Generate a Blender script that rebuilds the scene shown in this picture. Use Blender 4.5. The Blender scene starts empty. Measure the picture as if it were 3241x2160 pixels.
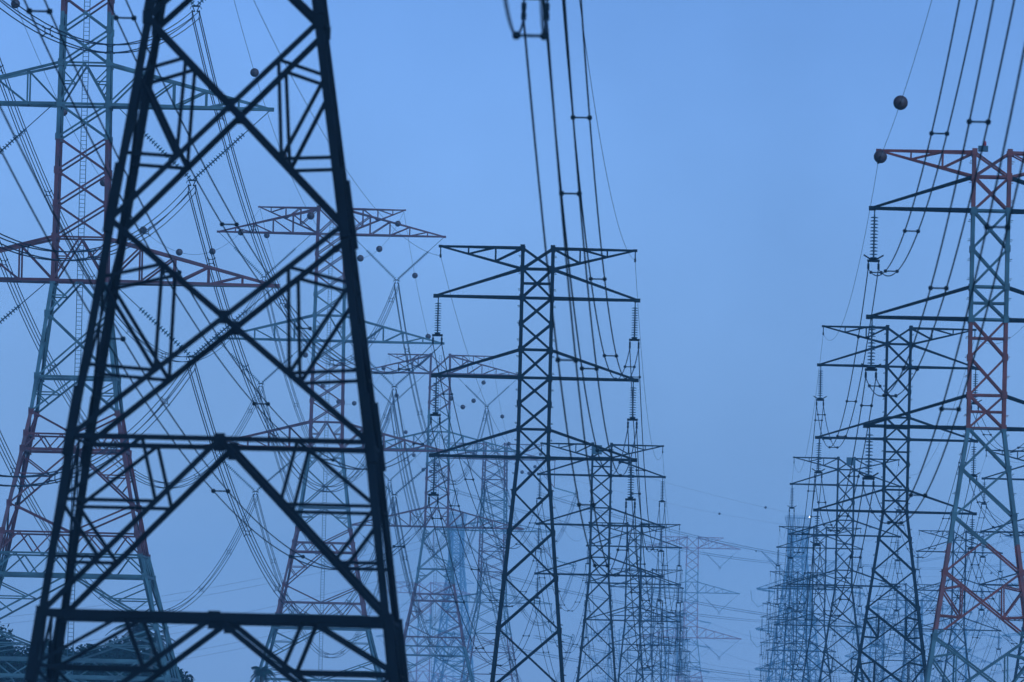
import bpy, math, random
from mathutils import Vector, Matrix
random.seed(7)
C = bpy.context.scene.collection
R = math.radians

# ------------------------------------------------------------------ camera
F = 33000.0            # focal length in pixels of the 3241 px wide photograph
TH = R(1.4)            # roll
P = math.atan(1334.5 / F)
CAMZ = 1.6
cd = bpy.data.cameras.new('camera')
cam = bpy.data.objects.new('camera', cd)
C.objects.link(cam)
cd.sensor_width = 36.0
cd.lens = F / 3241.0 * 36.0
cd.clip_start = 1.0
cd.clip_end = 20000.0
cam.matrix_world = Matrix.Translation((0, 0, CAMZ)) @ Matrix.Rotation(math.pi / 2 + P, 4, 'X') @ Matrix.Rotation(TH, 4, 'Z')
cd.dof.use_dof = True
cd.dof.focus_distance = 900.0
cd.dof.aperture_fstop = 3.9
bpy.context.scene.camera = cam

# ------------------------------------------------------------------ world, sun, exposure
SUN_EL, SUN_AZ = R(36), R(152)
world = bpy.data.worlds.new('World')
bpy.context.scene.world = world
world.use_nodes = True
nt = world.node_tree
nt.nodes.clear()
sky = nt.nodes.new('ShaderNodeTexSky')
sky.sky_type = 'NISHITA'
sky.sun_disc = False
sky.sun_elevation = SUN_EL
sky.sun_rotation = SUN_AZ
sky.air_density = 1.0
sky.dust_density = 0.3
sky.ozone_density = 6.0
hsv = nt.nodes.new('ShaderNodeMix')
hsv.data_type = 'RGBA'
hsv.blend_type = 'MULTIPLY'
hsv.inputs[0].default_value = 1.0
hsv.inputs[7].default_value = (0.46, 0.64, 1.15, 1)      # blue-hour overcast, tungsten balance
bg = nt.nodes.new('ShaderNodeBackground')
bg.inputs[1].default_value = 0.10
wo = nt.nodes.new('ShaderNodeOutputWorld')
nt.links.new(sky.outputs[0], hsv.inputs[6])
tcw = nt.nodes.new('ShaderNodeTexCoord'); nzw = nt.nodes.new('ShaderNodeTexNoise')     # faint uneven cloud veil
nzw.inputs['Scale'].default_value = 22; nzw.inputs['Detail'].default_value = 4; nzw.inputs['Roughness'].default_value = .45
mrw = nt.nodes.new('ShaderNodeMapRange'); mrw.inputs[1].default_value = .3; mrw.inputs[2].default_value = .7
mrw.inputs[3].default_value = .84; mrw.inputs[4].default_value = 1.12
vmw = nt.nodes.new('ShaderNodeVectorMath'); vmw.operation = 'SCALE'
nt.links.new(tcw.outputs['Generated'], nzw.inputs['Vector'])
nt.links.new(nzw.outputs[0], mrw.inputs[0])
nt.links.new(hsv.outputs[2], vmw.inputs[0]); nt.links.new(mrw.outputs[0], vmw.inputs[3])
nt.links.new(vmw.outputs[0], bg.inputs[0])
nt.links.new(bg.outputs[0], wo.inputs[0])
sl = bpy.data.lights.new('sun', 'SUN')
sl.energy = 4.2
sl.angle = R(20)
sl.color = (0.21, 0.53, 1.0)
so = bpy.data.objects.new('sun', sl)
C.objects.link(so)
so.location = (0, 0, 300)
sd = Vector((math.sin(SUN_AZ) * math.cos(SUN_EL), math.cos(SUN_AZ) * math.cos(SUN_EL), math.sin(SUN_EL)))
so.rotation_euler = sd.to_track_quat('Z', 'Y').to_euler()
vs = bpy.context.scene.view_settings
vs.view_transform = 'Standard'
vs.look = 'None'
vs.gamma = 1.0
vs.exposure = 0.0
HAZE = 0.000135

# ------------------------------------------------------------------ pixel -> place (surveying helpers)
def Wp(px, py, Y):
    dx, dy = px - 1620.5, py - 1080
    u = dx * math.cos(TH) + dy * math.sin(TH)
    v = dx * math.sin(TH) - dy * math.cos(TH)
    d = Vector((u, F * math.cos(P) - v * math.sin(P), F * math.sin(P) + v * math.cos(P)))
    d = d * (Y / d.y)
    d.z += CAMZ
    return d

# ------------------------------------------------------------------ mesh helpers
class MB:
    def __init__(s):
        s.v = []; s.f = []; s.sm = False
    def bar(s, p, q, w, w2=None):
        p = Vector(p); q = Vector(q); d = q - p
        if d.length < 1e-6: return
        d.normalize()
        up = Vector((0, 0, 1)) if abs(d.z) < 0.95 else Vector((0, 1, 0))
        a = d.cross(up).normalized(); b = a.cross(d).normalized()
        w2 = w if w2 is None else w2
        n = len(s.v)
        for c in (p, q):
            for i, j in ((-1, -1), (1, -1), (1, 1), (-1, 1)):
                s.v.append(c + a * i * w / 2 + b * j * w2 / 2)
        s.f += [(n, n+1, n+5, n+4), (n+1, n+2, n+6, n+5), (n+2, n+3, n+7, n+6), (n+3, n, n+4, n+7), (n+3, n+2, n+1, n), (n+4, n+5, n+6, n+7)]
    def angle(s, p, q, w, sx, sy, t=0.03):
        # L-section leg: two flanges
        p = Vector(p); q = Vector(q)
        n = len(s.v)
        pr = [(0, 0), (-sx * w, 0), (-sx * w, -sy * t), (-sx * t, -sy * t), (-sx * t, -sy * w), (0, -sy * w)]
        for c in (p, q):
            for x, y in pr:
                s.v.append(c + Vector((x + sx * w * .35, y + sy * w * .35, 0)))
        for i in range(6):
            j = (i + 1) % 6
            s.f.append((n+i, n+j, n+6+j, n+6+i))
        s.f.append((n, n+1, n+2, n+3)); s.f.append((n, n+3, n+4, n+5))
        s.f.append((n+9, n+8, n+7, n+6)); s.f.append((n+11, n+10, n+9, n+6))
    def box(s, c, sx, sy, sz):
        c = Vector(c); s.bar(c - Vector((0, 0, sz / 2)), c + Vector((0, 0, sz / 2)), sx, sy)
    def tube(s, pts, r, k=4):
        pts = [Vector(p) for p in pts]
        n0 = len(s.v)
        for i, p in enumerate(pts):
            d = (pts[min(i + 1, len(pts) - 1)] - pts[max(i - 1, 0)]).normalized()
            up = Vector((0, 0, 1)) if abs(d.z) < 0.95 else Vector((0, 1, 0))
            a = d.cross(up).normalized(); b = a.cross(d)
            for j in range(k):
                t = 2 * math.pi * j / k
                s.v.append(p + a * math.cos(t) * r + b * math.sin(t) * r)
        for i in range(len(pts) - 1):
            for j in range(k):
                a0 = n0 + i * k + j; a1 = n0 + i * k + (j + 1) % k
                s.f.append((a0, a1, a1 + k, a0 + k))
        s.f.append(tuple(n0 + j for j in range(k))[::-1])
        s.f.append(tuple(n0 + (len(pts) - 1) * k + j for j in range(k)))
    def lathe(s, p, q, prof, k=8):
        # prof: list of (distance along, radius) from p to q
        p = Vector(p); q = Vector(q); d = (q - p).normalized()
        up = Vector((0, 0, 1)) if abs(d.z) < 0.95 else Vector((0, 1, 0))
        a = d.cross(up).normalized(); b = a.cross(d)
        n0 = len(s.v)
        for t, r in prof:
            for j in range(k):
                an = 2 * math.pi * j / k
                s.v.append(p + d * t + a * math.cos(an) * r + b * math.sin(an) * r)
        for i in range(len(prof) - 1):
            for j in range(k):
                a0 = n0 + i * k + j; a1 = n0 + i * k + (j + 1) % k
                s.f.append((a0, a1, a1 + k, a0 + k))
    def sphere(s, c, r, k=16, m=10):
        c = Vector(c); n0 = len(s.v)
        for i in range(m + 1):
            th = math.pi * i / m
            for j in range(k):
                ph = 2 * math.pi * j / k
                s.v.append(c + Vector((math.sin(th) * math.cos(ph), math.sin(th) * math.sin(ph), math.cos(th))) * r)
        for i in range(m):
            for j in range(k):
                a0 = n0 + i * k + j; a1 = n0 + i * k + (j + 1) % k
                s.f.append((a0, a0 + k, a1 + k, a1))
    def mesh(s, name, mats):
        me = bpy.data.meshes.new(name)
        me.from_pydata([tuple(v) for v in s.v], [], s.f)
        for m in (mats if isinstance(mats, (list, tuple)) else [mats]): me.materials.append(m)
        if s.sm: me.polygons.foreach_set('use_smooth', [True] * len(me.polygons))
        me.update()
        return me
    def build(s, name, mat, parent=None, loc=None):
        o = bpy.data.objects.new(name, s.mesh(name, mat))
        C.objects.link(o)
        if parent: o.parent = parent
        if loc is not None: o.location = loc
        return o

def tag(o, label=None, cat=None, group=None, kind=None):
    if label: o['label'] = label
    if cat: o['category'] = cat
    if group: o['group'] = group
    if kind: o['kind'] = kind
    return o

def empty(name, loc, rz=0.0):
    o = bpy.data.objects.new(name, None)
    C.objects.link(o)
    o.location = loc; o.rotation_euler = (0, 0, rz)
    o.empty_display_size = 1
    return o

def inst(name, me, parent, loc, rot=None):
    o = bpy.data.objects.new(name, me)
    C.objects.link(o)
    o.parent = parent
    o.location = loc
    if rot: o.rotation_euler = rot
    return o

# ------------------------------------------------------------------ materials
def pmat(name, col, rough=0.6, metal=0.0, var=0.35, scale=1.2, spec=0.4):
    m = bpy.data.materials.new(name); m.use_nodes = True
    n = m.node_tree; b = n.nodes['Principled BSDF']
    b.inputs['Roughness'].default_value = rough
    b.inputs['Metallic'].default_value = metal
    b.inputs['Specular IOR Level'].default_value = spec
    tc = n.nodes.new('ShaderNodeTexCoord'); no = n.nodes.new('ShaderNodeTexNoise')
    no.inputs['Scale'].default_value = scale; no.inputs['Detail'].default_value = 5
    mx = n.nodes.new('ShaderNodeMix'); mx.data_type = 'RGBA'
    mx.inputs[6].default_value = tuple(c * (1 - var) for c in col) + (1,)
    mx.inputs[7].default_value = tuple(min(1, c * (1 + var)) for c in col) + (1,)
    n.links.new(tc.outputs['Object'], no.inputs['Vector'])
    n.links.new(no.outputs[0], mx.inputs[0])
    n.links.new(mx.outputs[2], b.inputs['Base Color'])
    return m

RED = (0.125, 0.011, 0.009); WHITE = (0.056, 0.092, 0.088)
def banded(name, first, stops, zmax=110.0, red=None):
    """red and white warning bands by height; stops = heights from the ground up where the colour flips"""
    m = bpy.data.materials.new(name); m.use_nodes = True
    n = m.node_tree; b = n.nodes['Principled BSDF']
    b.inputs['Roughness'].default_value = 0.55
    tc = n.nodes.new('ShaderNodeTexCoord'); sx = n.nodes.new('ShaderNodeSeparateXYZ')
    dv = n.nodes.new('ShaderNodeMath'); dv.operation = 'DIVIDE'; dv.inputs[1].default_value = zmax
    cr = n.nodes.new('ShaderNodeValToRGB'); cr.color_ramp.interpolation = 'CONSTANT'
    cols = [first, WHITE if first is RED else RED]
    if red: cols = [red if c is RED else c for c in cols]
    el = cr.color_ramp.elements
    el[0].position = 0.0; el[0].color = cols[0] + (1,)
    el[1].position = stops[0] / zmax; el[1].color = cols[1] + (1,)
    for i, s in enumerate(stops[1:]):
        e = el.new(s / zmax); e.color = cols[i % 2] + (1,)
    no = n.nodes.new('ShaderNodeTexNoise'); no.inputs['Scale'].default_value = 0.9; no.inputs['Detail'].default_value = 6
    rr = n.nodes.new('ShaderNodeMapRange'); rr.inputs[1].default_value = .3; rr.inputs[2].default_value = .7
    rr.inputs[3].default_value = .45; rr.inputs[4].default_value = 1.25
    mx = n.nodes.new('ShaderNodeMix'); mx.data_type = 'RGBA'; mx.blend_type = 'MULTIPLY'; mx.inputs[0].default_value = 1
    L = n.links.new
    L(tc.outputs['Object'], sx.inputs[0]); L(sx.outputs[2], dv.inputs[0]); L(dv.outputs[0], cr.inputs[0])
    L(tc.outputs['Object'], no.inputs['Vector']); L(no.outputs[0], rr.inputs[0])
    L(cr.outputs[0], mx.inputs[6]); L(rr.outputs[0], mx.inputs[7]); L(mx.outputs[2], b.inputs['Base Color'])
    return m

M_STEEL = pmat('weathered_steel', (0.006, 0.011, 0.013), .8, spec=.08)
M_STEELN = pmat('near_steel', (0.004, 0.006, 0.008), .8, var=.8, spec=.08)
M_FARSTEEL = pmat('haze_faded_steel', (0.025, 0.055, 0.07), .7, spec=.15)  # extra haze fade of the distant strain pylons, put into a lighter colour
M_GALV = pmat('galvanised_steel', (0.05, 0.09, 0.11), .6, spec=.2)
M_WIRE = pmat('aluminium_wire', (0.010, 0.020, 0.026), .7, scale=.2, spec=.1)
M_INS = pmat('porcelain', (0.03, 0.055, 0.065), .25, spec=.5)
M_GLASS = pmat('green_glass', (0.04, 0.13, 0.12), .2, spec=.5)
M_BALL = pmat('marker_red', (0.065, 0.020, 0.012), .6, var=.2)
M_BOX = pmat('cabinet_grey', (0.035, 0.06, 0.065), .6)
M_LEAF = pmat('foliage', (0.005, 0.020, 0.015), .9, var=.6, scale=.6, spec=.03)
M_PALM = pmat('palm_leaf', (0.005, 0.020, 0.015), .9, var=.5, scale=.8, spec=.03)
M_BARK = pmat('bark', (0.08, 0.06, 0.045), .9)
M_LAMP = bpy.data.materials.new('beacon_light'); M_LAMP.use_nodes = True
_b = M_LAMP.node_tree.nodes['Principled BSDF']
_b.inputs['Emission Color'].default_value = (1, .97, .85, 1); _b.inputs['Emission Strength'].default_value = 8
M_RLAMP = pmat('red_lens', (0.35, 0.02, 0.02), .3)

# ------------------------------------------------------------------ lattice helpers
def interp(prof, z):
    # prof sorted from the top down: (z, half)
    for (z1, h1), (z2, h2) in zip(prof, prof[1:]):
        if z >= z2:
            t = (z1 - z) / (z1 - z2)
            return h1 + (h2 - h1) * t
    return prof[-1][1]

CORN = [(-1, -1), (1, -1), (1, 1), (-1, 1)]
def lattice(root, prof, panels, mat, lw, bw, sw, bolts=False, lsec=None, side_scale=1.0):
    """legs and the four faces of bracing. panels: (ztop, zbottom, style, horizontal at bottom)"""
    H = lambda z: interp(prof, z)
    zs = [p[0] for p in prof]
    for sx, sy in CORN:
        m = MB()
        for (z1, h1), (z2, h2) in zip(prof, prof[1:]):
            a = (sx * h1, sy * h1, z1); b = (sx * h2, sy * h2, z2)
            if lsec:
                m.angle(a, b, lsec, sx, sy, .045)
            else:
                m.bar(a, b, lw)
        if lsec:   # splice plates where two leg lengths meet
            z = prof[0][0] - 4
            while z > 2:
                h = H(z)
                h2 = H(z - 1.6)
                m.bar((sx * (h + .03), sy * (h + .03), z), (sx * (h2 + .03), sy * (h2 + .03), z - 1.6), lsec * .98)
                z -= 5.2
        if bolts:
            z = zs[0] - .5; k = 0
            while z > 3:
                h = H(z)
                m.bar((sx * h, sy * h, z), (sx * (h + .24), sy * h, z), .035)
                z -= 1.03; k += 1
        # gusset plates at the nodes
        for zt, zb, st, hz in panels:
            h = H(zt)
            m.box((sx * h, sy * h, zt), lw * 1.45, lw * 1.3, lw * 1.9)
        m.build('leg', mat, root)
    bw0, sw0 = bw, sw
    for fi in range(4):
        bw, sw = (bw0, sw0) if fi % 2 == 0 or not lsec else (bw0 * .45, sw0 * .5)
        (ax, ay), (bx, by) = CORN[fi], CORN[(fi + 1) % 4]
        m = MB()
        def pt(s, z, H=H, ax=ax, ay=ay, bx=bx, by=by):
            # s from 0 (corner a) to 1 (corner b)
            h = H(z)
            return Vector(((ax + (bx - ax) * s) * h, (ay + (by - ay) * s) * h, z))
        for zt, zb, st, hz in panels:
            zm = (zt + zb) / 2
            if st == 'X':
                m.bar(pt(0, zt), pt(1, zb), bw); m.bar(pt(1, zt), pt(0, zb), bw)
            elif st == 'XH':
                m.bar(pt(0, zt), pt(1, zb), bw); m.bar(pt(1, zt), pt(0, zb), bw)
                m.bar(pt(0, zm), pt(1, zm), sw)
            elif st in 'AV':
                a, b = (zt, zb) if st == 'A' else (zb, zt)
                c = pt(.5, a)
                for s in (0, 1):
                    e = pt(s, b)
                    m.bar(c, e, bw)
                    if abs(zt - zb) > 2.2 and sw > 0:
                        q = c.lerp(e, .45); q2 = c.lerp(e, .72)
                        l1 = pt(s, q.z); m.bar(q, l1, sw)
                        l2 = pt(s, a + (b - a) * .12)
                        m.bar(q, l2, sw)
                        m.bar(q2, l1, sw)
            elif st == 'R':     # big X with redundant members against each leg
                m.bar(pt(0, zt), pt(1, zb), bw); m.bar(pt(1, zt), pt(0, zb), bw)
                ht, hb = H(zt), H(zb)
                tc = ht / (ht + hb)
                X = (pt(0, zt)).lerp(pt(1, zb), tc)
                if lsec: m.bar(X - Vector((0, 0, .16)), X + Vector((0, 0, .16)), .18 if fi % 2 == 0 else .04, .04 if fi % 2 == 0 else .18)
                for s in (0, 1):
                    U = pt(s, zt).lerp(X, .46); Lq = pt(s, zb).lerp(X, .55)
                    N1 = pt(s, zt + (zb - zt) * .27); N2 = pt(s, zt + (zb - zt) * .67)
                    m.bar(N1, U, sw); m.bar(U, Lq, sw); m.bar(N1, Lq, sw); m.bar(N2, Lq, sw)
            elif st == 'K':     # inverted V with redundants, for the wide lower panels
                c = pt(.5, zt)
                if lsec: m.bar(pt(.482, zt - .08), pt(.518, zt - .08), .05, .42)
                for s in (0, 1):
                    e = pt(s, zb); m.bar(c, e, bw)
                    q1 = c.lerp(e, .36); q2 = c.lerp(e, .68)
                    n1 = pt(s, q1.z); n2 = pt(s, q2.z)
                    t1 = pt(s + (.5 - s) * .48, zt)
                    m.bar(q1, n1, sw); m.bar(q2, n2, sw); m.bar(t1, q1, sw); m.bar(t1, n1, sw); m.bar(n1, q2, sw)
            elif st == 'G':     # gate: inverted V with a box portal against the legs
                c = pt(.5, zt)
                for s in (0, 1):
                    e = pt(s, zb); m.bar(c, e, bw)
                    q = c.lerp(e, .5); n1 = pt(s, q.z); m.bar(q, n1, sw)
                    q2 = c.lerp(e, .82); m.bar(q, Vector((q.x, q.y, q2.z)), sw); m.bar(pt(s, q2.z), Vector((q.x, q.y, q2.z)), sw)
                    m.bar(n1, Vector((q.x, q.y, q2.z)), sw)
            elif st == 'Z':     # shallow truss
                n = 8
                for i in range(n):
                    m.bar(pt(i / n, zt if i % 2 else zb), pt((i + 1) / n, zb if i % 2 else zt), sw)
            if hz:
                m.bar(pt(0, zb), pt(1, zb), bw * (hz if hz >= .9 else 1))
        m.build('face_bracing', mat, root)

def twin_arm(root, s, h, L, zr, zb, mat, w=.17, w2=.13, extra=True):
    """tapering bracket arm: two lower chords, two upper chords meeting at the tip"""
    m = MB(); tip = Vector((s * L, 0, zb))
    for sy in (-1, 1):
        m.bar((s * h, sy * h, zb), tip, w, w)
        m.bar((s * h, sy * h, zr), tip + Vector((0, 0, .03)), w2, w2)
    if extra:
        for k in range(4):
            t0, t1 = k / 4, (k + 1) / 4
            y0, y1 = h * (1 - t0), h * (1 - t1)
            sg = 1 if k % 2 else -1
            m.bar((s * (h + (L - h) * t0), sg * y0, zb), (s * (h + (L - h) * t1), -sg * y1, zb), .07)
    m.box(tip, .38, .16, .24)
    m.build('cross_arm', mat, root)

def truss_arm(root, name, s, h, L, zroot, ztip, zhroot, mat, w, sw, fr, flip=False):
    """arm with webs: chord A from (h, zroot) to the tip, chord B from (h, zhroot) to the tip"""
    m = MB(); tip = Vector((s * L, 0, ztip))
    for sy in (-1, 1):
        A = Vector((s * h, sy * h, zroot)); B = Vector((s * h, sy * h, zhroot))
        m.bar(A, tip, w); m.bar(B, tip, w * .85)
        pa, pb = A, B
        for f in fr:
            a, b = A.lerp(tip, f), B.lerp(tip, f)
            m.bar(a, b, sw)
            m.bar(b, pa, sw) if not flip else m.bar(a, pb, sw)
            pa, pb = a, b
    for i, f in enumerate([0] + list(fr)):
        y = h * (1 - f); f2 = (list(fr) + [1])[i]; y2 = h * (1 - f2)
        x = s * (h + (L - h) * f); x2 = s * (h + (L - h) * f2)
        zz = zroot + (ztip - zroot) * f; z2 = zroot + (ztip - zroot) * f2
        m.bar((x, y, zz), (x2, -y2, z2), sw); m.bar((x, -y, zz), (x, y, zz), sw)
    m.box(tip, w * 2, w * 1.1, w * 1.3)
    return m.build(name, mat, root)

def disc_profile(L, n, r, rc=.03):
    pr = [(0, rc)]
    st = L / n
    for i in range(n):
        z = i * st
        pr += [(z + st * .25, rc), (z + st * .35, r * .75), (z + st * .62, r), (z + st * .70, rc)]
    pr.append((L, rc))
    return pr

def i_string(root, top, Ls, drop, half, ndisc, horns, k=8):
    """vertical string, yoke plate and the two clamps"""
    top = Vector(top); m = MB()
    m.bar(top, top - Vector((0, 0, .3)), .07)
    a = top - Vector((0, 0, .3)); b = a - Vector((0, 0, Ls))
    m.lathe(a, b, disc_profile(Ls, ndisc, .22, .045), k)
    o = m.build('insulator_string', M_INS, root)
    y = MB()
    y.bar(b + Vector((-half - .06, 0, -.08)), b + Vector((half + .06, 0, -.08)), .10, .14)
    y.bar(b + Vector((-half * .6, 0, .0)), b + Vector((half * .6, 0, .0)), .10, .12)
    if horns:
        for s in (-1, 1):
            y.bar(b + Vector((s * .12, 0, -.02)), b + Vector((s * .52, -.1, .22)), .07)
    zc = top.z - drop
    for s in (-1, 1):
        y.bar((b.x + s * half, 0, b.z - .08), (b.x + s * half, 0, zc), .05)
        y.bar((b.x + s * half, 0, b.z - .22), (b.x + s * half, 0, b.z - .40), .12)
        y.bar((b.x + s * half, -.14, zc + .06), (b.x + s * half, .14, zc + .06), .12, .16)
        y.bar((b.x + s * half, 0, zc + .02), (b.x + s * half, 0, zc + .26), .09)
    y.build('yoke', M_STEEL, o)

def v_string(root, p0, p1, apex, nd, k=6):
    """two inclined strings meeting at a quad yoke"""
    apex = Vector(apex)
    for p in (Vector(p0), Vector(p1)):
        m = MB()
        q = p.lerp(apex, .33); e = p.lerp(apex, .97)
        m.bar(p, q, .06)
        Ls = (e - q).length
        m.lathe(q, e, disc_profile(Ls, nd, .20, .045), k)
        m.bar(e, apex, .06)
        m.build('insulator_string', M_INS, root)
    y = MB()
    y.bar(apex + Vector((-.30, 0, .02)), apex + Vector((.30, 0, .02)), .14, .12)
    for s in (-1, 1):
        y.bar(apex + Vector((s * .26, 0, .05)), apex + Vector((s * .08, 0, -.36)), .07)
        y.bar(apex + Vector((s * .05, 0, -.36)), apex + Vector((s * .30, 0, -.36)), .08)
        for zz in (-.36, -.86):
            y.bar(apex + Vector((s * .25, -.15, zz)), apex + Vector((s * .25, .15, zz)), .10, .14)
        y.bar(apex + Vector((s * .25, 0, -.3)), apex + Vector((s * .25, 0, -.86)), .05)
        y.bar(apex + Vector((s * .34, 0, .0)), apex + Vector((s * .40, 0, -.2)), .05)
    y.build('yoke', M_STEEL, root)

PY = {}     # pylons by key
def world_pt(key, p):
    o = PY[key]['o']
    return Matrix.Translation(o.location) @ Matrix.Rotation(o.rotation_euler.z, 4, 'Z') @ (Vector(p) * o.scale.x)

# ------------------------------------------------------------------ twin conductor pylons
FAM = {'mid': dict(sp=4.92, L=6.19, Le=6.0, flare=.089, Ls=2.30, drop=2.95),
       'right': dict(sp=5.75, L=6.25, Le=6.0, flare=.140, Ls=2.65, drop=3.2)}
def twin_pylon(key, label, d, px, py, fam, mat, armmat=None, lod=0, box=None, group=None, hb=.93):
    """px, py: the middle of the top beam in the photograph; d: distance along the view"""
    f = FAM[fam]; top = Wp(px, py, d)
    root = empty('pylon', (top.x, top.y, 0), -.0197)
    tag(root, label, 'pylon', group)
    zt = top.z
    armmat = armmat or mat
    b1 = zt - 3.07; r1 = zt - 1.28
    b2 = b1 - f['sp']; b3 = b2 - f['sp']
    r2, r3 = b2 + 1.73, b3 + 1.75
    hg = hb + f['flare'] * b3
    prof = [(zt, hb), (b3, hb), (0, hg)]
    pan = [(zt, r1, 'X', 1), (r1, b1, 'XH' if fam == 'mid' else 'X', 1), (b1, (b1 + r2) / 2, 'X', 0), ((b1 + r2) / 2, r2, 'X', 1),
           (r2, b2, 'XH' if fam == 'right' and lod == 0 else 'X', 1), (b2, (b2 + r3) / 2, 'XH' if fam == 'right' else 'X', 0), ((b2 + r3) / 2, r3, 'X', 1), (r3, b3, 'XH' if fam == 'right' else 'X', 1)]
    z = b3; k = 0
    grow = 1.14 if fam == 'mid' else 1.17
    st = 2.15
    while z > 4.5:
        z2 = max(z - st, 0)
        if z2 < 2: z2 = 0
        style = 'X'
        if fam == 'right' and st > 3.2: style = 'R'
        pan.append((z, z2, style, 0)); z = z2; st = min(st * grow, 5.5)
    if z > 0: pan.append((z, 0, 'A', 0))
    q = 1.0 if lod < 2 else 1.0
    lattice(root, prof, pan, mat, .19 * q, .105, .085, bolts=(lod == 0))
    for s in (-1, 1):
        truss_arm(root, 'earth_wire_arm', s, hb, f['Le'], zt, zt, r1, mat, .13, .085, [.33, .66])
        twin_arm(root, s, hb, f['L'], r1, b1, armmat)
        twin_arm(root, s, hb, f['L'] + .02, r2, b2, armmat)
        twin_arm(root, s, hb, f['L'] + .04, r3, b3, armmat)
        c = MB(); c.bar((s * f['Le'], 0, zt), (s * f['Le'], 0, zt - .55), .07); c.box((s * f['Le'], 0, zt - .6), .12, .3, .2)
        c.build('wire_clamp', M_STEEL, root)
        for zb in (b1, b2, b3):
            i_string(root, (s * (f['L'] - .12), 0, zb - .1), f['Ls'] - .35, f['drop'] - .1, .27, 13 if lod < 2 else 9, fam == 'right', 8 if lod == 0 else 6)
    if box:
        m = MB(); m.box((box * .5, -hb - .25, zt - .55 if fam == 'mid' else zt - .35), 1.0, .5, .9)
        if lod == 0 and fam == 'right':
            m = MB(); m.box((-.5, -hb, zt + .16), .52, .4, .3)
            o = m.build('equipment_box', M_BOX, root)
            l = MB(); l.sm = True; l.lathe((-.42, -hb, zt + .3), (-.42, -hb, zt + .8), [(0, .07), (.08, .09), (.2, .09), (.28, .04), (.3, 0)], 10)
            l.build('beacon', M_RLAMP, o)
        else:
            m.build('equipment_box', M_BOX, root)
    PY[key] = dict(o=root, fam=fam, L=f['L'] - .12, Le=f['Le'], zt=zt, zb=(b1, b2, b3), drop=f['drop'])
    return root

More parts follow.
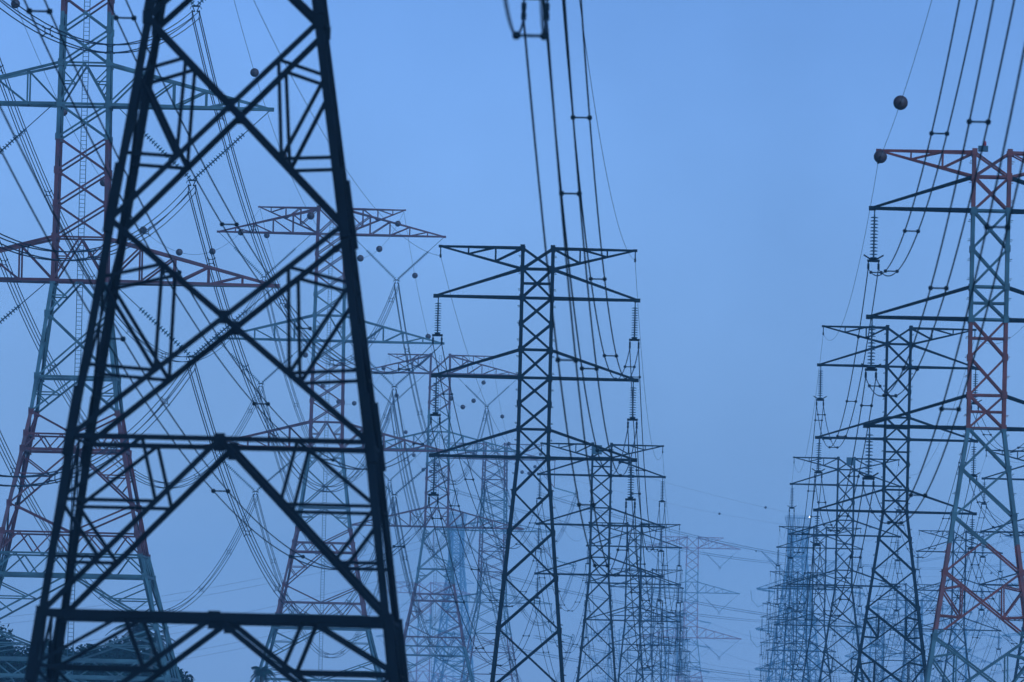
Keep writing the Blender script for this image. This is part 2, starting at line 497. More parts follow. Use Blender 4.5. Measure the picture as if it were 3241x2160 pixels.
# ------------------------------------------------------------------ quad conductor pylons
def quad_pylon(key, label, d, px, py, lod=0, group=None, lamp=False, first=RED, S=1.0):
    """px, py: the middle of the wide upper beam (the second beam from the top)"""
    c = Wp(px, py, d)
    root = empty('pylon', (c.x, c.y, 0), -.021)
    root.scale = (S, S, S)
    tag(root, label, 'pylon', group)
    b1 = c.z / S; zt = b1 + 3.0
    b2 = b1 - 12.46; b3 = b2 - 12.6
    stops = sorted([x for x in (b1 - 6.0, b1 - 15.4, b1 - 25.5, b3 - 9.6, b3 - 19.5, b3 - 29.5) if x > .5])
    n = len(stops)
    mat = banded('warning_paint', RED if n % 2 == 0 else WHITE, stops, 130.0, red=(.34, .03, .02) if lod == 3 else None)
    prof = [(zt, 1.55), (b1, 1.6), (b3, 1.87), (b3 - 9.5, 3.08), (b3 - 19.5, 5.05)]
    prof.append((0, 5.05 + .265 * (b3 - 19.5)) if b3 > 19.5 else (0, 5.05))
    pan = [(zt, b1, 'X', 1)]
    def seq(a, b, k, last):
        st = (a - b) / k
        for i in range(k):
            pan.append((a - st * i, a - st * (i + 1), 'X', 1 if i == k - 1 else 0))
        pan.append((b, last, 'A', 1.4))
    seq(b1, b2 + 2.95, 4, b2)
    seq(b2, b3 + 3.1, 4, b3)
    for a, b, st, hz in ((0, 2.4, 'A', 0), (2.4, 6.9, 'X', 1.4), (6.9, 9.4, 'A', 0), (9.4, 11.0, 'V', .7), (11.0, 12.1, 'Z', 1.5), (12.1, 16.0, 'A', 0),
                         (16.0, 18.0, 'V', .8), (18.0, 19.5, 'Z', 1), (19.5, 21.0, 'Z', 1.6), (21.0, 24.6, 'A', 0), (24.6, 27.0, 'V', 1.5), (27.0, 28.2, 'Z', 1.6), (28.2, 31.5, 'K', 1)):
        if b3 - b > .5: pan.append((b3 - a, b3 - b, st, hz))
    last = pan[-1][1]
    if last > .3: pan.append((last, 0, 'A', 0))
    w = .26 if lod < 2 else .24
    lattice(root, prof, pan, mat, w, .13, .09 if lod < 3 else .08)
    for s in (-1, 1):
        truss_arm(root, 'earth_wire_arm', s, 1.55, 8.5, zt, zt, b1 + .1, mat, .15, .10, [.3, .55, .8])
        truss_arm(root, 'cross_arm', s, 1.6, 13.2, b1, b1, zt - .1, mat, .20, .11, [.25, .45, .65, .83])
        truss_arm(root, 'cross_arm', s, 1.72, 13.3, b2, b2, b2 + 2.95, mat, .22, .12, [.2, .4, .6, .8])
        truss_arm(root, 'cross_arm', s, 1.87, 14.0, b3, b3, b3 + 3.1, mat, .24, .13, [.2, .4, .6, .8])
        for zb, L in ((b1, 13.1), (b2, 13.2), (b3, 13.8)):
            v_string(root, (s * L, 0, zb - .1), (s * 2.4, 0, zb - .1), (s * (L + 2.4) / 2, 0, zb - 5.2), 20 if lod < 2 else 12, 8 if lod == 0 else 5)
    if lod < 3:      # climbing ladder up the middle of the front face
        m = MB()
        zz = 2.0
        H = lambda z: interp(prof, z)
        pts = [z for z in (zt, b3, b3 - 9.5, b3 - 19.5) if z > 2] + [2.0]
        for a, b in zip(pts, pts[1:]):
            for s in (-.2, .2):
                m.bar((s, -H(a) * .0 - .3, a), (s, -.3, b), .05)
        while zz < zt:
            m.bar((-.2, -.3, zz), (.2, -.3, zz), .035); zz += .30 if lod == 0 else .45
        m.build('ladder', M_GALV, root)
    if lamp:
        m = MB(); m.box((1.4, -1.4, zt + .45), .7, .6, .8); m.box((1.4, -1.4, zt + .95), .95, .8, .15); m.bar((.9, -1.4, zt), (1.9, -1.4, zt + .05), .12)
        o = m.build('equipment_box', M_STEEL, root)
        l = MB(); l.sm = True; l.sphere((-.75, -1.7, zt + .35), .12, 10, 6); l.build('beacon', M_LAMP, o)
    PY[key] = dict(o=root, fam='quad', zt=zt, Le=8.4, ax=[(13.1 + 2.4) / 2, (13.2 + 2.4) / 2, (13.8 + 2.4) / 2], zb=(b1, b2, b3))
    return root

# ------------------------------------------------------------------ strain pylons with raised peaks
def strain_pylon(key, label, d, px, py, sp=5.77, L=6.45, rz=0.0, hb=1.15, flare=.13, paint=None, group=None, peak=4.1, frames=False, up=1.3, S=1.0):
    """px, py: middle of the highest conductor beam"""
    c = Wp(px, py, d)
    root = empty('pylon', (c.x, c.y, 0), rz)
    root.scale = (S, S, S)
    c.z /= S
    tag(root, label, 'pylon', group)
    b = [c.z, c.z - sp, c.z - 2 * sp]
    zt = c.z + up
    if paint:
        stops = sorted([x for x in [c.z - q for q in paint] if x > .5])
        mat = banded('warning_paint', RED if len(stops) % 2 == 0 else WHITE, stops, 130.0)
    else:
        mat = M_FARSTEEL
    prof = [(zt, hb), (b[2], hb * 1.25), (0, hb * 1.25 + flare * b[2])]
    pan = [(zt, b[0], 'X', 1)]
    zc = b[0]
    for t in (b[1], b[2]):
        k = max(2, round((zc - t) / 2.2)); st = (zc - t) / k
        for i in range(k): pan.append((zc - st * i, zc - st * (i + 1), 'X', 1 if i == k - 1 or i % 2 else 0))
        zc = t
    st = 3.0
    while zc > 4:
        z2 = max(zc - st, 0); pan.append((zc, z2, 'X', 1 if st > 3.4 else 0)); zc = z2; st *= 1.15
    if zc > 0: pan.append((zc, 0, 'A', 0))
    q = S ** -.55
    lattice(root, prof, pan, mat, .24 * q, .12 * q, .1 * q)
    for s in (-1, 1):
        if peak > 0:
            truss_arm(root, 'earth_wire_arm', s, hb, L * .93, zt, zt + peak, b[0], mat, .11 * q, .08 * q, [.3, .55, .8])
        else:
            truss_arm(root, 'earth_wire_arm', s, hb, L * .8, zt, zt, b[0], mat, .14, .09, [.3, .55, .8])
        for zb in b:
            truss_arm(root, 'cross_arm', s, hb * 1.1, L, zb, zb, zb + 1.9, mat, .18 * q, .10 * q, [.25, .5, .75])
            m = MB()
            p = Vector((s * L, 0, zb - .1))
            drop = 5.6 if frames else 0
            if frames:
                fr = MB()
                fr.bar(p, p - Vector((0, 0, drop)), .14); fr.bar(p - Vector((0, 0, drop)), (s * (L - 4), 0, zb - 1.2), .1); fr.bar((s * (L - 4), 0, zb), p - Vector((0, 0, drop)), .1)
                fr.build('jumper_frame', mat, root)
                p = p - Vector((0, 0, drop))
            e = p + Vector((2.6 if not frames else 4.6, .8, -.35 if not frames else -1.2))
            for oy in (-.2, .2):
                m.lathe(p + Vector((0, oy, 0)), e + Vector((0, oy, 0)), disc_profile((e - p).length, 12, .2, .07), 6)
            m.tube([p - Vector((.9, 0, .2)), p + Vector((-.7, 0, -1.6)), p + Vector((.2, 0, -2.6)), p + Vector((1.4, 0, -2.0)), e], .04)
            st_ = m.build('strain_insulator', M_GLASS, root)
            if frames:
                r = MB(); pts = [e + Vector((.2 * math.cos(a), .0, 0)) + Vector((0, .7 * math.cos(a * 1.0), .7 * math.sin(a))) for a in [i * math.pi / 6 for i in range(11)]]
                r.tube(pts, .07); r.build('corona_ring', M_STEEL, st_)
    PY[key] = dict(o=root, fam='strain', zt=zt + max(peak, 0), Le=L * .93 if peak > 0 else L * .8, L=L, zb=b, end=Vector((2.6, .8, -.45)) if not frames else Vector((4.6, .8, -6.9)))
    return root

# ------------------------------------------------------------------ setting: ground
g = MB()
N = 24
X0, X1, Y0, Y1 = -9000, 9000, -600, 14000
for j in range(N + 1):
    for i in range(N + 1):
        x = X0 + (X1 - X0) * i / N; y = Y0 + (Y1 - Y0) * j / N
        g.v.append(Vector((x, y, 0)))
for j in range(N):
    for i in range(N):
        a = j * (N + 1) + i
        g.f.append((a, a + 1, a + N + 2, a + N + 1))
M_GROUND = pmat('grassland', (0.045, 0.065, 0.03), .95, var=.5, scale=.02)
tag(g.build('ground', M_GROUND), kind='structure')

# ------------------------------------------------------------------ pylons
GM = 'dark twin-wire pylons of the middle row'
GR = 'twin-wire pylons of the right-hand row'
GB = 'tall red and white pylons of the left-hand row'
GE = 'twin-wire pylons of the far right row'
GS = 'distant strain pylons at the lower right'

# the big near pylon
def near_pylon():
    d = 243.0
    base = Wp(684, 1954, d)
    m_px = 240.0 / F
    c = Wp(718, 1384, d)
    root = empty('pylon', (c.x, d, 0), -.0197)
    tag(root, 'huge black out-of-focus lattice pylon filling the left foreground', 'pylon', GM)
    zof = lambda py: Wp(700, py, d - 3).z
    h = lambda px: px * m_px
    slope = .1483
    b1, b2, b3 = [q + 1.5 for q in PY['A1']['zb']]; zt = PY['A1']['zt'] + 1.5
    z0 = zof(1384); h0 = h(472)
    zk = b3
    hk = h0 - slope * (zk - z0)
    prof = [(zt, 1.15), (zk, max(hk, 1.25)), (z0, h0), (0, h0 + .130 * z0)]
    zs = [zof(v) for v in (-420, 50, 700, 1391, 1954, 2420)]
    pan = [(zt, b1, 'X', 1), (b1, b2, 'X', 1), (b2, b3, 'X', 1), (b3, zs[1], 'R', 0), (zs[1], zs[2], 'R', 0), (zs[2], zs[3], 'R', .95),
           (zs[3], zs[4], 'K', 1.5), (zs[4], zs[5], 'K', 1), (zs[5], 0, 'X', 0)]
    lattice(root, prof, pan, M_STEELN, .16, .128, .085, lsec=.19)
    for s in (-1, 1):
        truss_arm(root, 'earth_wire_arm', s, 1.15, 6.0, zt, zt, zt - 1.3, M_STEELN, .13, .09, [.33, .66])
        for zb in (b1, b2, b3):
            twin_arm(root, s, 1.2, 7.05, zb + 1.75, zb, M_STEELN)
            i_string(root, (s * 6.95, 0, zb - .1), 1.95, 2.85, .27, 13, False, 8)
    PY['A0'] = dict(o=root, fam='mid', L=6.95, Le=6.0, zt=zt, zb=(b1, b2, b3), drop=2.95)

MIDSP = [('A1', 642, 1703, 787, 'dark three-armed pylon standing tallest in the middle of the photo', 0, None),
         ('A2', 1032, 1906, 1408, 'dark pylon right behind the tall middle one, square box on its top arm', 0, -1),
         ('A3', 1387, 2008, 1658, 'third dark pylon back in the middle row, its right arm tips against clear sky', 1, None),
         ('A4', 1785, 2048, 1803, 'fourth pylon back in the middle row, blue with haze', 2, None),
         ('A5', 2180, 2082, 1940, 'fifth pylon back in the middle row, pale in the haze', 2, None),
         ('A6', 2580, 2106, 2022, 'farthest faint pylon at the end of the middle row', 2, None)]
for k, d, px, py, lb, lod, bx in MIDSP:
    twin_pylon(k, lb, d, px, py, 'mid', M_STEEL, lod=lod, group=GM, box=bx)
near_pylon()

c1 = Wp(3140, 485, 550)
zof = lambda v: Wp(3130, v, 550).z
st_c1 = sorted([zof(684), zof(1034), zof(1388), zof(1727), zof(2028)])
M_C1 = banded('warning_paint', WHITE, st_c1, 130.0, red=(.22, .024, .009))
twin_pylon('C1', 'orange-red and white banded pylon with black arms at the right edge', 550, 3140, 485, 'right', M_C1, armmat=M_STEEL, lod=0, group=GR, box=1)
for k, d, px, py, lb, lod, bx in [
        ('C2', 825, 2846, 1039, 'dark pylon left of and behind the red and white banded one', 0, None),
        ('C3', 1196, 2679, 1452, 'third pylon back in the right-hand row, small grey box on its top beam', 1, 1),
        ('C4', 1546, 2596, 1670, 'fourth pylon back in the right-hand row, in front of the hazy lattice mast', 1, None),
        ('C5', 1930, 2541, 1812, 'fifth pylon back in the right-hand row, pale blue in haze', 2, None),
        ('C6', 2330, 2500, 1912, 'farthest faint pylon at the end of the right-hand row', 2, None)]:
    twin_pylon(k, lb, d, px, py, 'right', M_STEEL, lod=lod, group=GR, box=bx)
for k, d, px, py, lb, lod in [
        ('E1', 1130, 3297, 1430, 'dark pylon at the right frame edge, only its left arm ends in view', 1),
        ('E2', 1546, 3038, 1683, 'whole pylon seen behind the legs of the banded one at right', 1),
        ('E3', 1985, 2883, 1850, 'hazy pylon low between the third and banded pylons at right', 2),
        ('E4', 2400, 2787, 1946, 'faintest pylon of the far right row, low near the frame bottom', 2)]:
    twin_pylon(k, lb, d, px, py, 'right', M_STEEL, lod=lod, group=GE)

quad_pylon('B1', 'red and white lattice pylon with central ladder at the far left', 743, 283, -217, 0, GB)
quad_pylon('B2', 'red and white pylon seen through the right leg of the foreground pylon', 1216, 1049, 742, 0, GB, lamp=True)
quad_pylon('B3', 'third red and white pylon back, left of the tall dark middle pylon', 1702, 1393, 1183, 1, GB)
strain_pylon('B4', 'pale red and white strain pylon right behind the tall middle pylon', 2180, 1567, 1454, sp=15.0, L=12.6, rz=-.12, hb=2.2, flare=.16,
             paint=(6.9, 16.1, 25.8, 37.5), group=GB, peak=0, frames=True, up=3.2)
quad_pylon('B5', 'ghostly pink pylon in the haze left of the photo\'s open sky', 3900, 2192, 1735, 3, GB, S=1.34)
quad_pylon('B6', 'ghostly low pink pylon behind the legs of the third red and white one', 5000, 1345, 1878, 3, GB, S=1.70)
strain_pylon('J', 'hazy strain pylon beyond the right frame edge', 4500, 3330, 1700, S=1.5, sp=14.3, L=14, rz=.2, hb=2.2, flare=.16, paint=(6.9, 16.1, 25.8, 37.5), group=GS, peak=0, frames=False, up=3.2)

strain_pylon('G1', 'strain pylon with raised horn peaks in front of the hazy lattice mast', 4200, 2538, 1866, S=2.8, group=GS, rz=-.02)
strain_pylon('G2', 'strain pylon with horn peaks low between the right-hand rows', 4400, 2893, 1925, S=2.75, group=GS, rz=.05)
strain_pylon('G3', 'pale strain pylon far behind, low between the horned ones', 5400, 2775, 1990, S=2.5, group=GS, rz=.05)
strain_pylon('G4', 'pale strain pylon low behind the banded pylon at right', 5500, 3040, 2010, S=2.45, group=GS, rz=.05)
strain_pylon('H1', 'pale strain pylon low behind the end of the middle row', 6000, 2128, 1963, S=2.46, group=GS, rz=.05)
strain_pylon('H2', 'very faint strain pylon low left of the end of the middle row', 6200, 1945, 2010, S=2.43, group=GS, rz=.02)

# ------------------------------------------------------------------ dense lattice masts
def mast(label, d, px, py, cap, hb, flare):
    c = Wp(px, py, d); m_ = d / F
    root = empty('lattice_mast', (c.x, d, 0), .3)
    tag(root, label, 'mast', 'hazy blue lattice masts')
    zt = c.z; ch = cap * m_; h = hb * m_
    zc = zt - 6.2
    prof = [(zc, h), (zt - 22, h), (0, h + flare * (zt - 22))]
    pan = []; z = zc; st = 4.2
    while z > 0:
        z2 = max(0, z - st); pan.append((z, z2, 'X', 1)); z = z2; st = min(st * 1.05, 8)
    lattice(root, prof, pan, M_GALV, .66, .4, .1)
    m = MB()
    for sx, sy in CORN:
        m.bar((sx * h, sy * h, zc), (sx * ch, sy * ch, zt), .25)
    for i in range(4):
        a, b = CORN[i], CORN[(i + 1) % 4]
        m.bar((a[0] * ch, a[1] * ch, zt), (b[0] * ch, b[1] * ch, zt), .2)
        m.bar((a[0] * ch, a[1] * ch, zt + 1), (b[0] * ch, b[1] * ch, zt + 1), .1)
        for k in range(8):
            t = k / 8; q = (a[0] + (b[0] - a[0]) * t, a[1] + (b[1] - a[1]) * t)
            m.bar((q[0] * ch, q[1] * ch, zt), (q[0] * ch, q[1] * ch, zt + 1), .08)
            m.bar((q[0] * ch, q[1] * ch, zt), (q[0] * h, q[1] * h, zc), .1)
    m.box((0, 0, zt - .05), ch * 2, ch * 2, .12)
    m.build('platform', M_GALV, root)
    # drum shaped equipment tiers and brackets on one side
    for dz in (19, 34, 51):
        b = MB()
        hh = interp(prof, zt - dz)
        b.bar((hh, 0, zt - dz), (hh + 5.8, 0, zt - dz), .3); b.bar((hh, 0, zt - dz + 3), (hh + 5.8, 0, zt - dz), .25)
        b.bar((-hh, -hh, zt - dz), (hh, -hh, zt - dz), .3); b.bar((-hh, hh, zt - dz), (hh, hh, zt - dz), .3)
        b.box((0, 0, zt - dz), hh * 2, hh * 2, .1)
        b.build('bracket', M_GALV, root)
    la = MB()
    for s in (-.3, .3): la.bar((s, 0, 1), (s, 0, zt), .12)
    for k in range(int(zt / 1.2)): la.bar((-.3, 0, 1 + k * 1.2), (.3, 0, 1 + k * 1.2), .08)
    la.build('ladder', M_GALV, root)
    return root, zt, ch
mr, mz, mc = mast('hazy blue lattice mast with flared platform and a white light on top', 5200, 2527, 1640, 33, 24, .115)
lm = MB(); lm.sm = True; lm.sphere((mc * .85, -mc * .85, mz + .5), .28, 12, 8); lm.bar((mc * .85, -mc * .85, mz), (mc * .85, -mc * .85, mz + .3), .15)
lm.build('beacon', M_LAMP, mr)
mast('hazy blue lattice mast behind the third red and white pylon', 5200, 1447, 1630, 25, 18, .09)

# ------------------------------------------------------------------ wires
sp2 = MB(); sp2.bar((-.27, 0, 0), (.27, 0, 0), .055)
for s in (-1, 1):
    sp2.box((s * .27, 0, 0), .13, .16, .13); sp2.sphere((s * .27, 0, 0), .085, 8, 6)
SP2 = sp2.mesh('spacer', M_STEEL)
sp4 = MB()
for a, b in ((0, 1), (1, 2), (2, 3), (3, 0)):
    q = [(-.15, -.15), (.15, -.15), (.15, .15), (-.15, .15)]
    sp4.bar((q[a][0], 0, q[a][1]), (q[b][0], 0, q[b][1]), .05)
for x, z in ((-1, -1), (1, -1), (1, 1), (-1, 1)):
    sp4.bar((x * .13, 0, z * .13), (x * .27, 0, z * .27), .06); sp4.box((x * .26, 0, z * .26), .11, .14, .11)
SP4 = sp4.mesh('spacer', M_STEEL)

def sag_pts(p0, p1, s, n):
    out = []
    for i in range(n + 1):
        t = i / n; p = p0.lerp(p1, t); p.z -= 4 * s * t * (1 - t); out.append(p)
    return out

def bundle(name, label, group, p0, p1, s, offs, spacer, nsp, r=.024, n=44, ph=0.0, split=True):
    mid = p0.lerp(p1, .5)
    d = (p1 - p0); d.z = 0; d.normalize(); rt = Vector((d.y, -d.x, 0))
    root = empty(name, (mid.x, mid.y, 0)) if split else None
    org = Vector((mid.x, mid.y, 0))
    base = [p - org for p in sag_pts(p0, p1, s, n)]
    allm = MB()
    for ox, oz in offs:
        m = MB() if split else allm
        m.tube([p + rt * ox + Vector((0, 0, oz)) for p in base], r)
        if split: m.build('wire', M_WIRE, root)
    if not split:
        root = allm.build(name, M_WIRE, None, org)
    tag(root, label, 'cable', group)
    if spacer is not None:
        yaw = math.atan2(rt.y, rt.x)
        for k in range(nsp):
            t = (k + .5 + ph) / nsp
            if not 0.02 < t < .985: continue
            p = p0.lerp(p1, t); p.z -= 4 * s * t * (1 - t)
            inst('spacer', spacer, root, p - org, (0, 0, yaw))
    return root

TW = [(-.27, 0), (.27, 0)]
QD = [(-.25, -.25), (.25, -.25), (.25, .25), (-.25, .25)]
ballmb = MB(); ballmb.sm = True; ballmb.sphere((0, 0, 0), .35, 24, 14)
for s_ in (-1, 1): ballmb.bar((0, s_ * .33, 0), (0, s_ * .48, 0), .07)
BALL = ballmb.mesh('marker_ball', M_BALL)
BALL.polygons.foreach_set('use_smooth', [True] * len(BALL.polygons))

def earth_wire(label, p0, p1, s, balls=(), r=.012, n=44, group='earth wires strung from pylon top to pylon top'):
    mid = p0.lerp(p1, .5); org = Vector((mid.x, mid.y, 0))
    m = MB(); m.tube([p - org for p in sag_pts(p0, p1, s, n)], r)
    if balls:
        root = empty('earth_wire', org)
        m.build('wire', M_WIRE, root)
    else:
        root = m.build('earth_wire', M_WIRE, None, org)
    tag(root, label, 'cable', group)
    d = p1 - p0; yaw = math.atan2(d.y, d.x) - math.pi / 2
    for t in balls:
        p = p0.lerp(p1, t); p.z -= 4 * s * t * (1 - t)
        inst('marker_ball', BALL, root, p - org, (0, 0, yaw))
    return root

SIDE = {-1: 'left', 1: 'right'}
LEV = ['top', 'middle', 'lowest']
def clampp(key, s, lv):
    q = PY[key]
    if q['fam'] == 'quad':
        return world_pt(key, (s * q['ax'][lv], 0, q['zb'][lv] - 5.2 - .61))
    if q['fam'] == 'strain':
        return world_pt(key, Vector((s * q['L'], 0, q['zb'][lv])) + q['end'])
    return world_pt(key, (s * q['L'], 0, q['zb'][lv] - q['drop']))
def tipp(key, s):
    q = PY[key]
    return world_pt(key, (s * q['Le'], 0, q['zt'] - (.6 if q['fam'] in FAM else .2)))

def twin_span(a, b, na, sag, split=True, nsp=6, esag=None, group='twin conductors', pa=None, pe=None):
    for s in (-1, 1):
        for lv in range(3):
            p1 = clampp(b, s, lv)
            p0 = clampp(a, s, lv) if a else pa(s, lv)
            bundle('twin_conductor' , 'twin wires on the %s %s arms %s' % (LEV[lv], SIDE[s], na), group, p0, p1,
                   sag, TW, SP2, nsp, ph=random.uniform(-.48, .48), split=split, n=56 if split else 30, r=.028)
        p1 = tipp(b, s); p0 = tipp(a, s) if a else pe(s)
        earth_wire('thin earth wire on the %s tips %s' % (SIDE[s], na), p0, p1, esag or sag * .6,
                   balls=(.86, .985) if (a is None and b == 'C1' and s == -1) else ())

gA = 'twin wires of the middle row'
gC = 'twin wires of the right-hand row'
vA = Vector((-.0197, -1, 0))
# span arriving over the camera at the foreground pylon, then pylon to pylon
twin_span(None, 'A0', 'arriving at the black foreground pylon', 9.3, group=gA,
          pa=lambda s, lv: clampp('A0', s, lv) + Vector((-1.4, -402, 1.5)), pe=lambda s: tipp('A0', s) + Vector((-.6, -402, 0)))
twin_span('A0', 'A1', 'from foreground to tall middle pylon', 8.0, group=gA)
twin_span('A1', 'A2', 'from the tall middle pylon to the one behind', 8.0, group=gA)
twin_span('A2', 'A3', 'from second to third dark middle pylon', 8.0, group=gA)
twin_span('A3', 'A4', 'third to fourth middle pylon', 8.0, False, group=gA)
twin_span('A4', 'A5', 'fourth to fifth middle pylon', 8.0, False, group=gA)
twin_span('A5', 'A6', 'fifth to last middle pylon', 8.0, False, group=gA)

twin_span(None, 'C1', 'arriving at the banded right pylon', 7.0, group=gC, esag=5.0,
          pa=lambda s, lv: clampp('C1', s, lv) + Vector((-8.0, -350, 5)), pe=lambda s: tipp('C1', s) + Vector((-6.8, -400, 14)))
twin_span('C1', 'C2', 'from banded right pylon to dark one', 6.0, group=gC)
twin_span('C2', 'C3', 'second to third right-row pylon', 8.0, group=gC)
twin_span('C3', 'C4', 'third to fourth right-row pylon', 7.0, False, group=gC)
twin_span('C4', 'C5', 'fourth to fifth right-row pylon', 8.0, False, group=gC)
twin_span('C5', 'C6', 'fifth to last right-row pylon', 8.0, False, group=gC)
gE = 'twin wires of the far right row'
twin_span(None, 'E1', 'arriving at the right edge pylon', 8.0, False, group=gE,
          pa=lambda s, lv: clampp('E1', s, lv) + Vector((7.5, -390, 0)), pe=lambda s: tipp('E1', s) + Vector((7.5, -390, 0)))
twin_span('E1', 'E2', 'from right edge pylon to next', 9.0, False, group=gE)
twin_span('E2', 'E3', 'second to third far-right pylon', 9.0, False, group=gE)
twin_span('E3', 'E4', 'between two faintest far-right pylons', 9.0, False, group=gE)

gB = 'quad wires of the left-hand row'
def quad_span(a, b, na, sag, split=True, nsp=8, pa=None, pe=None, balls=None, esag=8, r=.038):
    for s in (-1, 1):
        for lv in range(3):
            p1 = clampp(b, s, lv); p0 = clampp(a, s, lv) if a else pa(s, lv)
            bundle('quad_conductor', 'four-wire bundle on the %s %s arms %s' % (LEV[lv], SIDE[s], na), gB, p0, p1, sag, QD, SP4, nsp,
                   r=r, n=48, ph=random.uniform(-.48, .48), split=split)
        p1 = tipp(b, s); p0 = tipp(a, s) if a else pe(s)
        earth_wire('earth wire with red balls on the %s tips %s' % (SIDE[s], na), p0, p1, esag, (balls[s] if balls else [i / 8 + .05 for i in range(8)]), r=.018,
                   group='earth wires carrying red marker balls')
dB = Vector((.02 * 473 - 19 * 0, 473, 0))
quad_span(None, 'B1', 'reaching the far left pylon', 14.0, pa=lambda s, lv: clampp('B1', s, lv) - dB, pe=lambda s: tipp('B1', s) - dB, esag=10)
quad_span('B1', 'B2', 'first to second red-white pylon', 16.0, esag=13.8,
          balls={1: [.045, .17, .29, .422, .557, .70, .823, .955], -1: [.10, .228, .35, .485, .623, .765, .9]})
quad_span('B2', 'B3', 'second to third red-white pylon', 17.0, esag=14.5,
          balls={1: [.102, .233, .36, .482, .62, .755, .885], -1: [.04, .168, .295, .422, .547, .677, .81, .945]})
quad_span('B3', 'B4', 'third red-white to strain pylon', 17.0, split=False, esag=11.5,
          balls={1: [.05, .18, .302, .443, .557, .693, .82, .94], -1: [.115, .255, .388, .55, .68, .815]})

# long spans swinging right from the strain pylon
gX = 'hazy wires crossing low from left to right'
for lv in range(3):
    for s, ox in ((-1, -12.6), (1, 4.5)):
        p0 = world_pt('B4', (ox + 4.6, .8, PY['B4']['zb'][lv] - 6.9))
        p1 = clampp('J', s, lv)
        bundle('quad_conductor', 'hazy four-wire bundle from the %s %s arm of the pale strain pylon' % (LEV[lv], SIDE[s]), gX, p0, p1, 14, QD, None, 0, r=.03, n=40, split=False)
for s in (-1, 1):
    earth_wire('ball-hung thin wire sweeping right from %s tip of strain pylon' % SIDE[s], tipp('B4', s), tipp('J', s), 10, [.25, .42, .6, .76, .92] if s > 0 else [.31, .5, .67, .84], r=.018,
               group='earth wires carrying red marker balls')
earth_wire('thin ball-hung wire going right from the ghostly pink pylon', tipp('B5', 1), Wp(3420, 1770, 2950), 9, [.12, .3, .46, .62, .8], r=.018, group='earth wires carrying red marker balls')
for key, tgt, na in (('G1', 'G3', 'horned strain pylon by the mast'), ('G2', 'G4', 'horned strain pylon between the right rows')):
    for s in (-1, 1):
        for lv in range(3):
            bundle('twin_conductor', 'twin wires leaving the %s %s arm of the %s' % (LEV[lv], SIDE[s], na), gX,
                   clampp(key, s, lv), clampp(tgt, s, lv), 12, TW, SP2, 5, r=.028, n=30, split=False)
for s in (-1, 1):
    for lv in range(3):
        bundle('twin_conductor', 'twin wires off the %s %s arm of the low middle strain pylon' % (LEV[lv], SIDE[s]), gX,
               clampp('H1', s, lv), clampp('G3', s, lv), 10, TW, None, 0, r=.03, n=30, split=False)
        bundle('twin_conductor', 'faint twin wires joining %s %s arms of the two faintest pylons' % (LEV[lv], SIDE[s]), gX,
               clampp('H2', s, lv), clampp('H1', s, lv), 4, TW, None, 0, r=.03, n=20, split=False)
# faint far wires low at the left
for i, (xa, ya, xb, yb) in enumerate(((-200, 1985, 1345, 1720), (-200, 2100, 1345, 1810), (-200, 2180, 1345, 1905))):
    w = 'upper middle lower'.split()[i]
    bundle('twin_conductor', 'very faint twin wires low at the left, %s pair above the trees' % w, gX, Wp(xa, ya, 2700), Wp(xb + 3, yb, 2900), 3.0,
           [(-.8, .8), (.8, -.8)], None, 0, r=.035, n=30, split=False)

# ------------------------------------------------------------------ trees
def leaf_tree(label, x, y, h, w, seed):
    rnd = random.Random(seed)
    root = empty('tree', (x, y, 0))
    tag(root, label, 'tree', 'trees at the lower left')
    t = MB()
    t.tube([(0, 0, 0), (.15, .1, h * .3), (-.1, .2, h * .55)], .28, 7)
    blobs = []
    for i in range(24):
        a = rnd.uniform(0, 6.28); rr = rnd.uniform(0, w * .42); zz = h * rnd.uniform(.25, .88)
        rr *= 1.0 if zz < h * .7 else .6
        c = Vector((math.cos(a) * rr, math.sin(a) * rr, zz)); blobs.append((c, rnd.uniform(.13, .24) * w))
        t.tube([(0, 0, h * .3), c * .6 + Vector((0, 0, h * .14)), c], .08, 5)
    t.build('trunk', M_BARK, root)
    m = MB()
    for c, r in blobs:
        for k in range(1150):
            v = Vector((rnd.gauss(0, 1), rnd.gauss(0, 1), rnd.gauss(0, 1))).normalized() * r * rnd.uniform(.35, 1.12)
            v.z *= .75
            p = c + v
            a = Vector((rnd.gauss(0, 1), rnd.gauss(0, 1), rnd.gauss(0, .6))).normalized() * rnd.uniform(.10, .25)
            b = a.cross(Vector((rnd.gauss(0, 1), rnd.gauss(0, 1), rnd.gauss(0, 1)))).normalized() * a.length * .6
            n = len(m.v); m.v += [p - a, p + b, p + a, p - b]; m.f.append((n, n + 1, n + 2, n + 3))
    m.build('crown', M_LEAF, root)

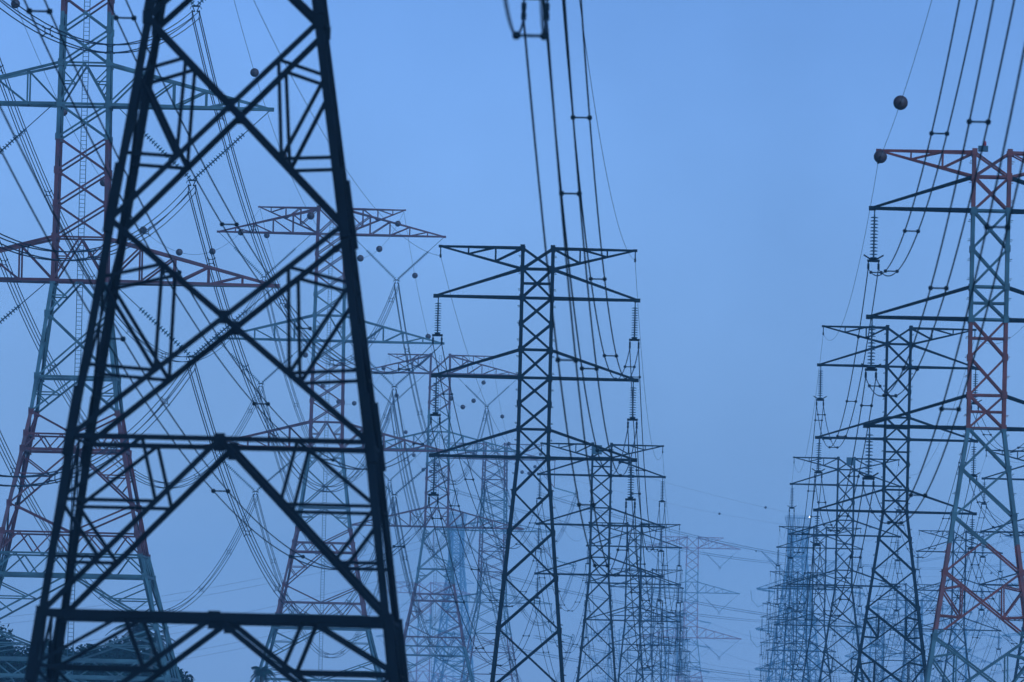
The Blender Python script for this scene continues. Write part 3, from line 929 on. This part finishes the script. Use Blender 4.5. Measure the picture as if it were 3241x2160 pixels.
def palm(label, x, y, h, seed, fl=2.9):
    rnd = random.Random(seed)
    root = empty('palm_tree', (x, y, 0))
    tag(root, label, 'palm tree', 'palms at the lower left')
    t = MB(); lean = rnd.uniform(-.8, .8)
    t.tube([(0, 0, 0), (lean * .3, 0, h * .4), (lean, 0, h)], .16, 7)
    t.build('trunk', M_BARK, root)
    m = MB()
    for i in range(17):
        a = i * 2.4 + rnd.uniform(-.2, .2); el = rnd.uniform(-.35, 1.2); L = fl * rnd.uniform(.8, 1.1)
        dirh = Vector((math.cos(a), math.sin(a), 0)); p = Vector((lean, 0, h)); pts = []
        for k in range(9):
            t_ = k / 8
            pts.append(p + dirh * L * t_ * math.cos(el * (1 - t_ * .5)) + Vector((0, 0, L * (math.sin(el) * t_ - 1.0 * t_ * t_ * (.5 + .5 * math.cos(el))))))
        m.tube(pts, .03, 3)
        side = dirh.cross(Vector((0, 0, 1)))
        for k in range(1, 9):
            for q in range(3):
                tt = k + q / 3.0 - 1
                i0 = int(tt); i0 = min(i0, 7); b = pts[i0].lerp(pts[i0 + 1], tt - i0)
                ln = .6 * math.sin(math.pi * min(1, .15 + (tt / 8) * .85)) + .1
                for s in (-1, 1):
                    e = b + side * s * ln * .75 + Vector((0, 0, -ln * .55)) + dirh * ln * .35
                    n = len(m.v); w = (pts[i0 + 1] - pts[i0]).normalized() * .055
                    m.v += [b - w, b + w, e]; m.f.append((n, n + 1, n + 2))
    m.build('crown', M_PALM, root)

for i, (px, py, d, w, lb) in enumerate([
        (-40, 1968, 900, 11, 'dark bushy tree in the lower left corner, highest of the clump'),
        (70, 2000, 880, 10, 'second bushy tree from the left frame edge'),
        (170, 2022, 905, 9, 'bushy tree seen through the left leg of the foreground pylon'),
        (275, 2035, 890, 9, 'round tree just right of the left legs of the foreground pylon'),
        (370, 2012, 915, 9, 'bushy tree left of the palms'),
        (455, 2018, 890, 8, 'bushy tree under the palms'),
        (525, 2080, 900, 6, 'small tree right of the palms'),
        (10, 2090, 860, 10, 'low bush in front at the left frame edge'),
        (225, 2110, 865, 10, 'low bush in front between the foreground legs'),
        (330, 2105, 862, 9, 'low dark bush right of the left foreground legs'),
        (420, 2100, 860, 8, 'low bush in front of the palms'),
        (120, 2095, 858, 9, 'low bush behind the left foot of the foreground pylon')]):
    p = Wp(px, py, d)
    leaf_tree(lb, p.x, d, p.z, w, 40 + i)
for i, (px, py, d, lb) in enumerate([
        (455, 1990, 880, 'palm with the highest fronds in the lower left clump'),
        (500, 2030, 875, 'palm standing rightmost above the tree clump'),
        (832, 2125, 1050, 'lone small palm top left of the second banded pylon\'s leg')]):
    p = Wp(px, py, d)
    palm(lb, p.x, d, p.z, 90 + i, 2.7 if i < 2 else 1.6)

# ------------------------------------------------------------------ haze
hz = MB()
hx0, hx1, hy0, hy1, hz0, hz1 = -1500, 1500, -450, 7000, -1.0, 140.0
for x in (hx0, hx1):
    for y in (hy0, hy1):
        for z in (hz0, hz1): hz.v.append(Vector((x, y, z)))
hz.f = [(0, 1, 3, 2), (4, 6, 7, 5), (0, 4, 5, 1), (2, 3, 7, 6), (0, 2, 6, 4), (1, 5, 7, 3)]
hm = bpy.data.materials.new('haze'); hm.use_nodes = True
n = hm.node_tree; n.nodes.clear()
pv = n.nodes.new('ShaderNodeVolumePrincipled'); mo = n.nodes.new('ShaderNodeOutputMaterial')
pv.inputs['Color'].default_value = (0.60, 0.86, 1.0, 1)
pv.inputs['Density'].default_value = HAZE
pv.inputs['Anisotropy'].default_value = 0.0
n.links.new(pv.outputs[0], mo.inputs['Volume'])
tag(hz.build('haze', hm), kind='stuff')
sc = bpy.context.scene
sc.cycles.volume_bounces = 2
sc.cycles.max_bounces = 6
sc.cycles.use_denoising = True
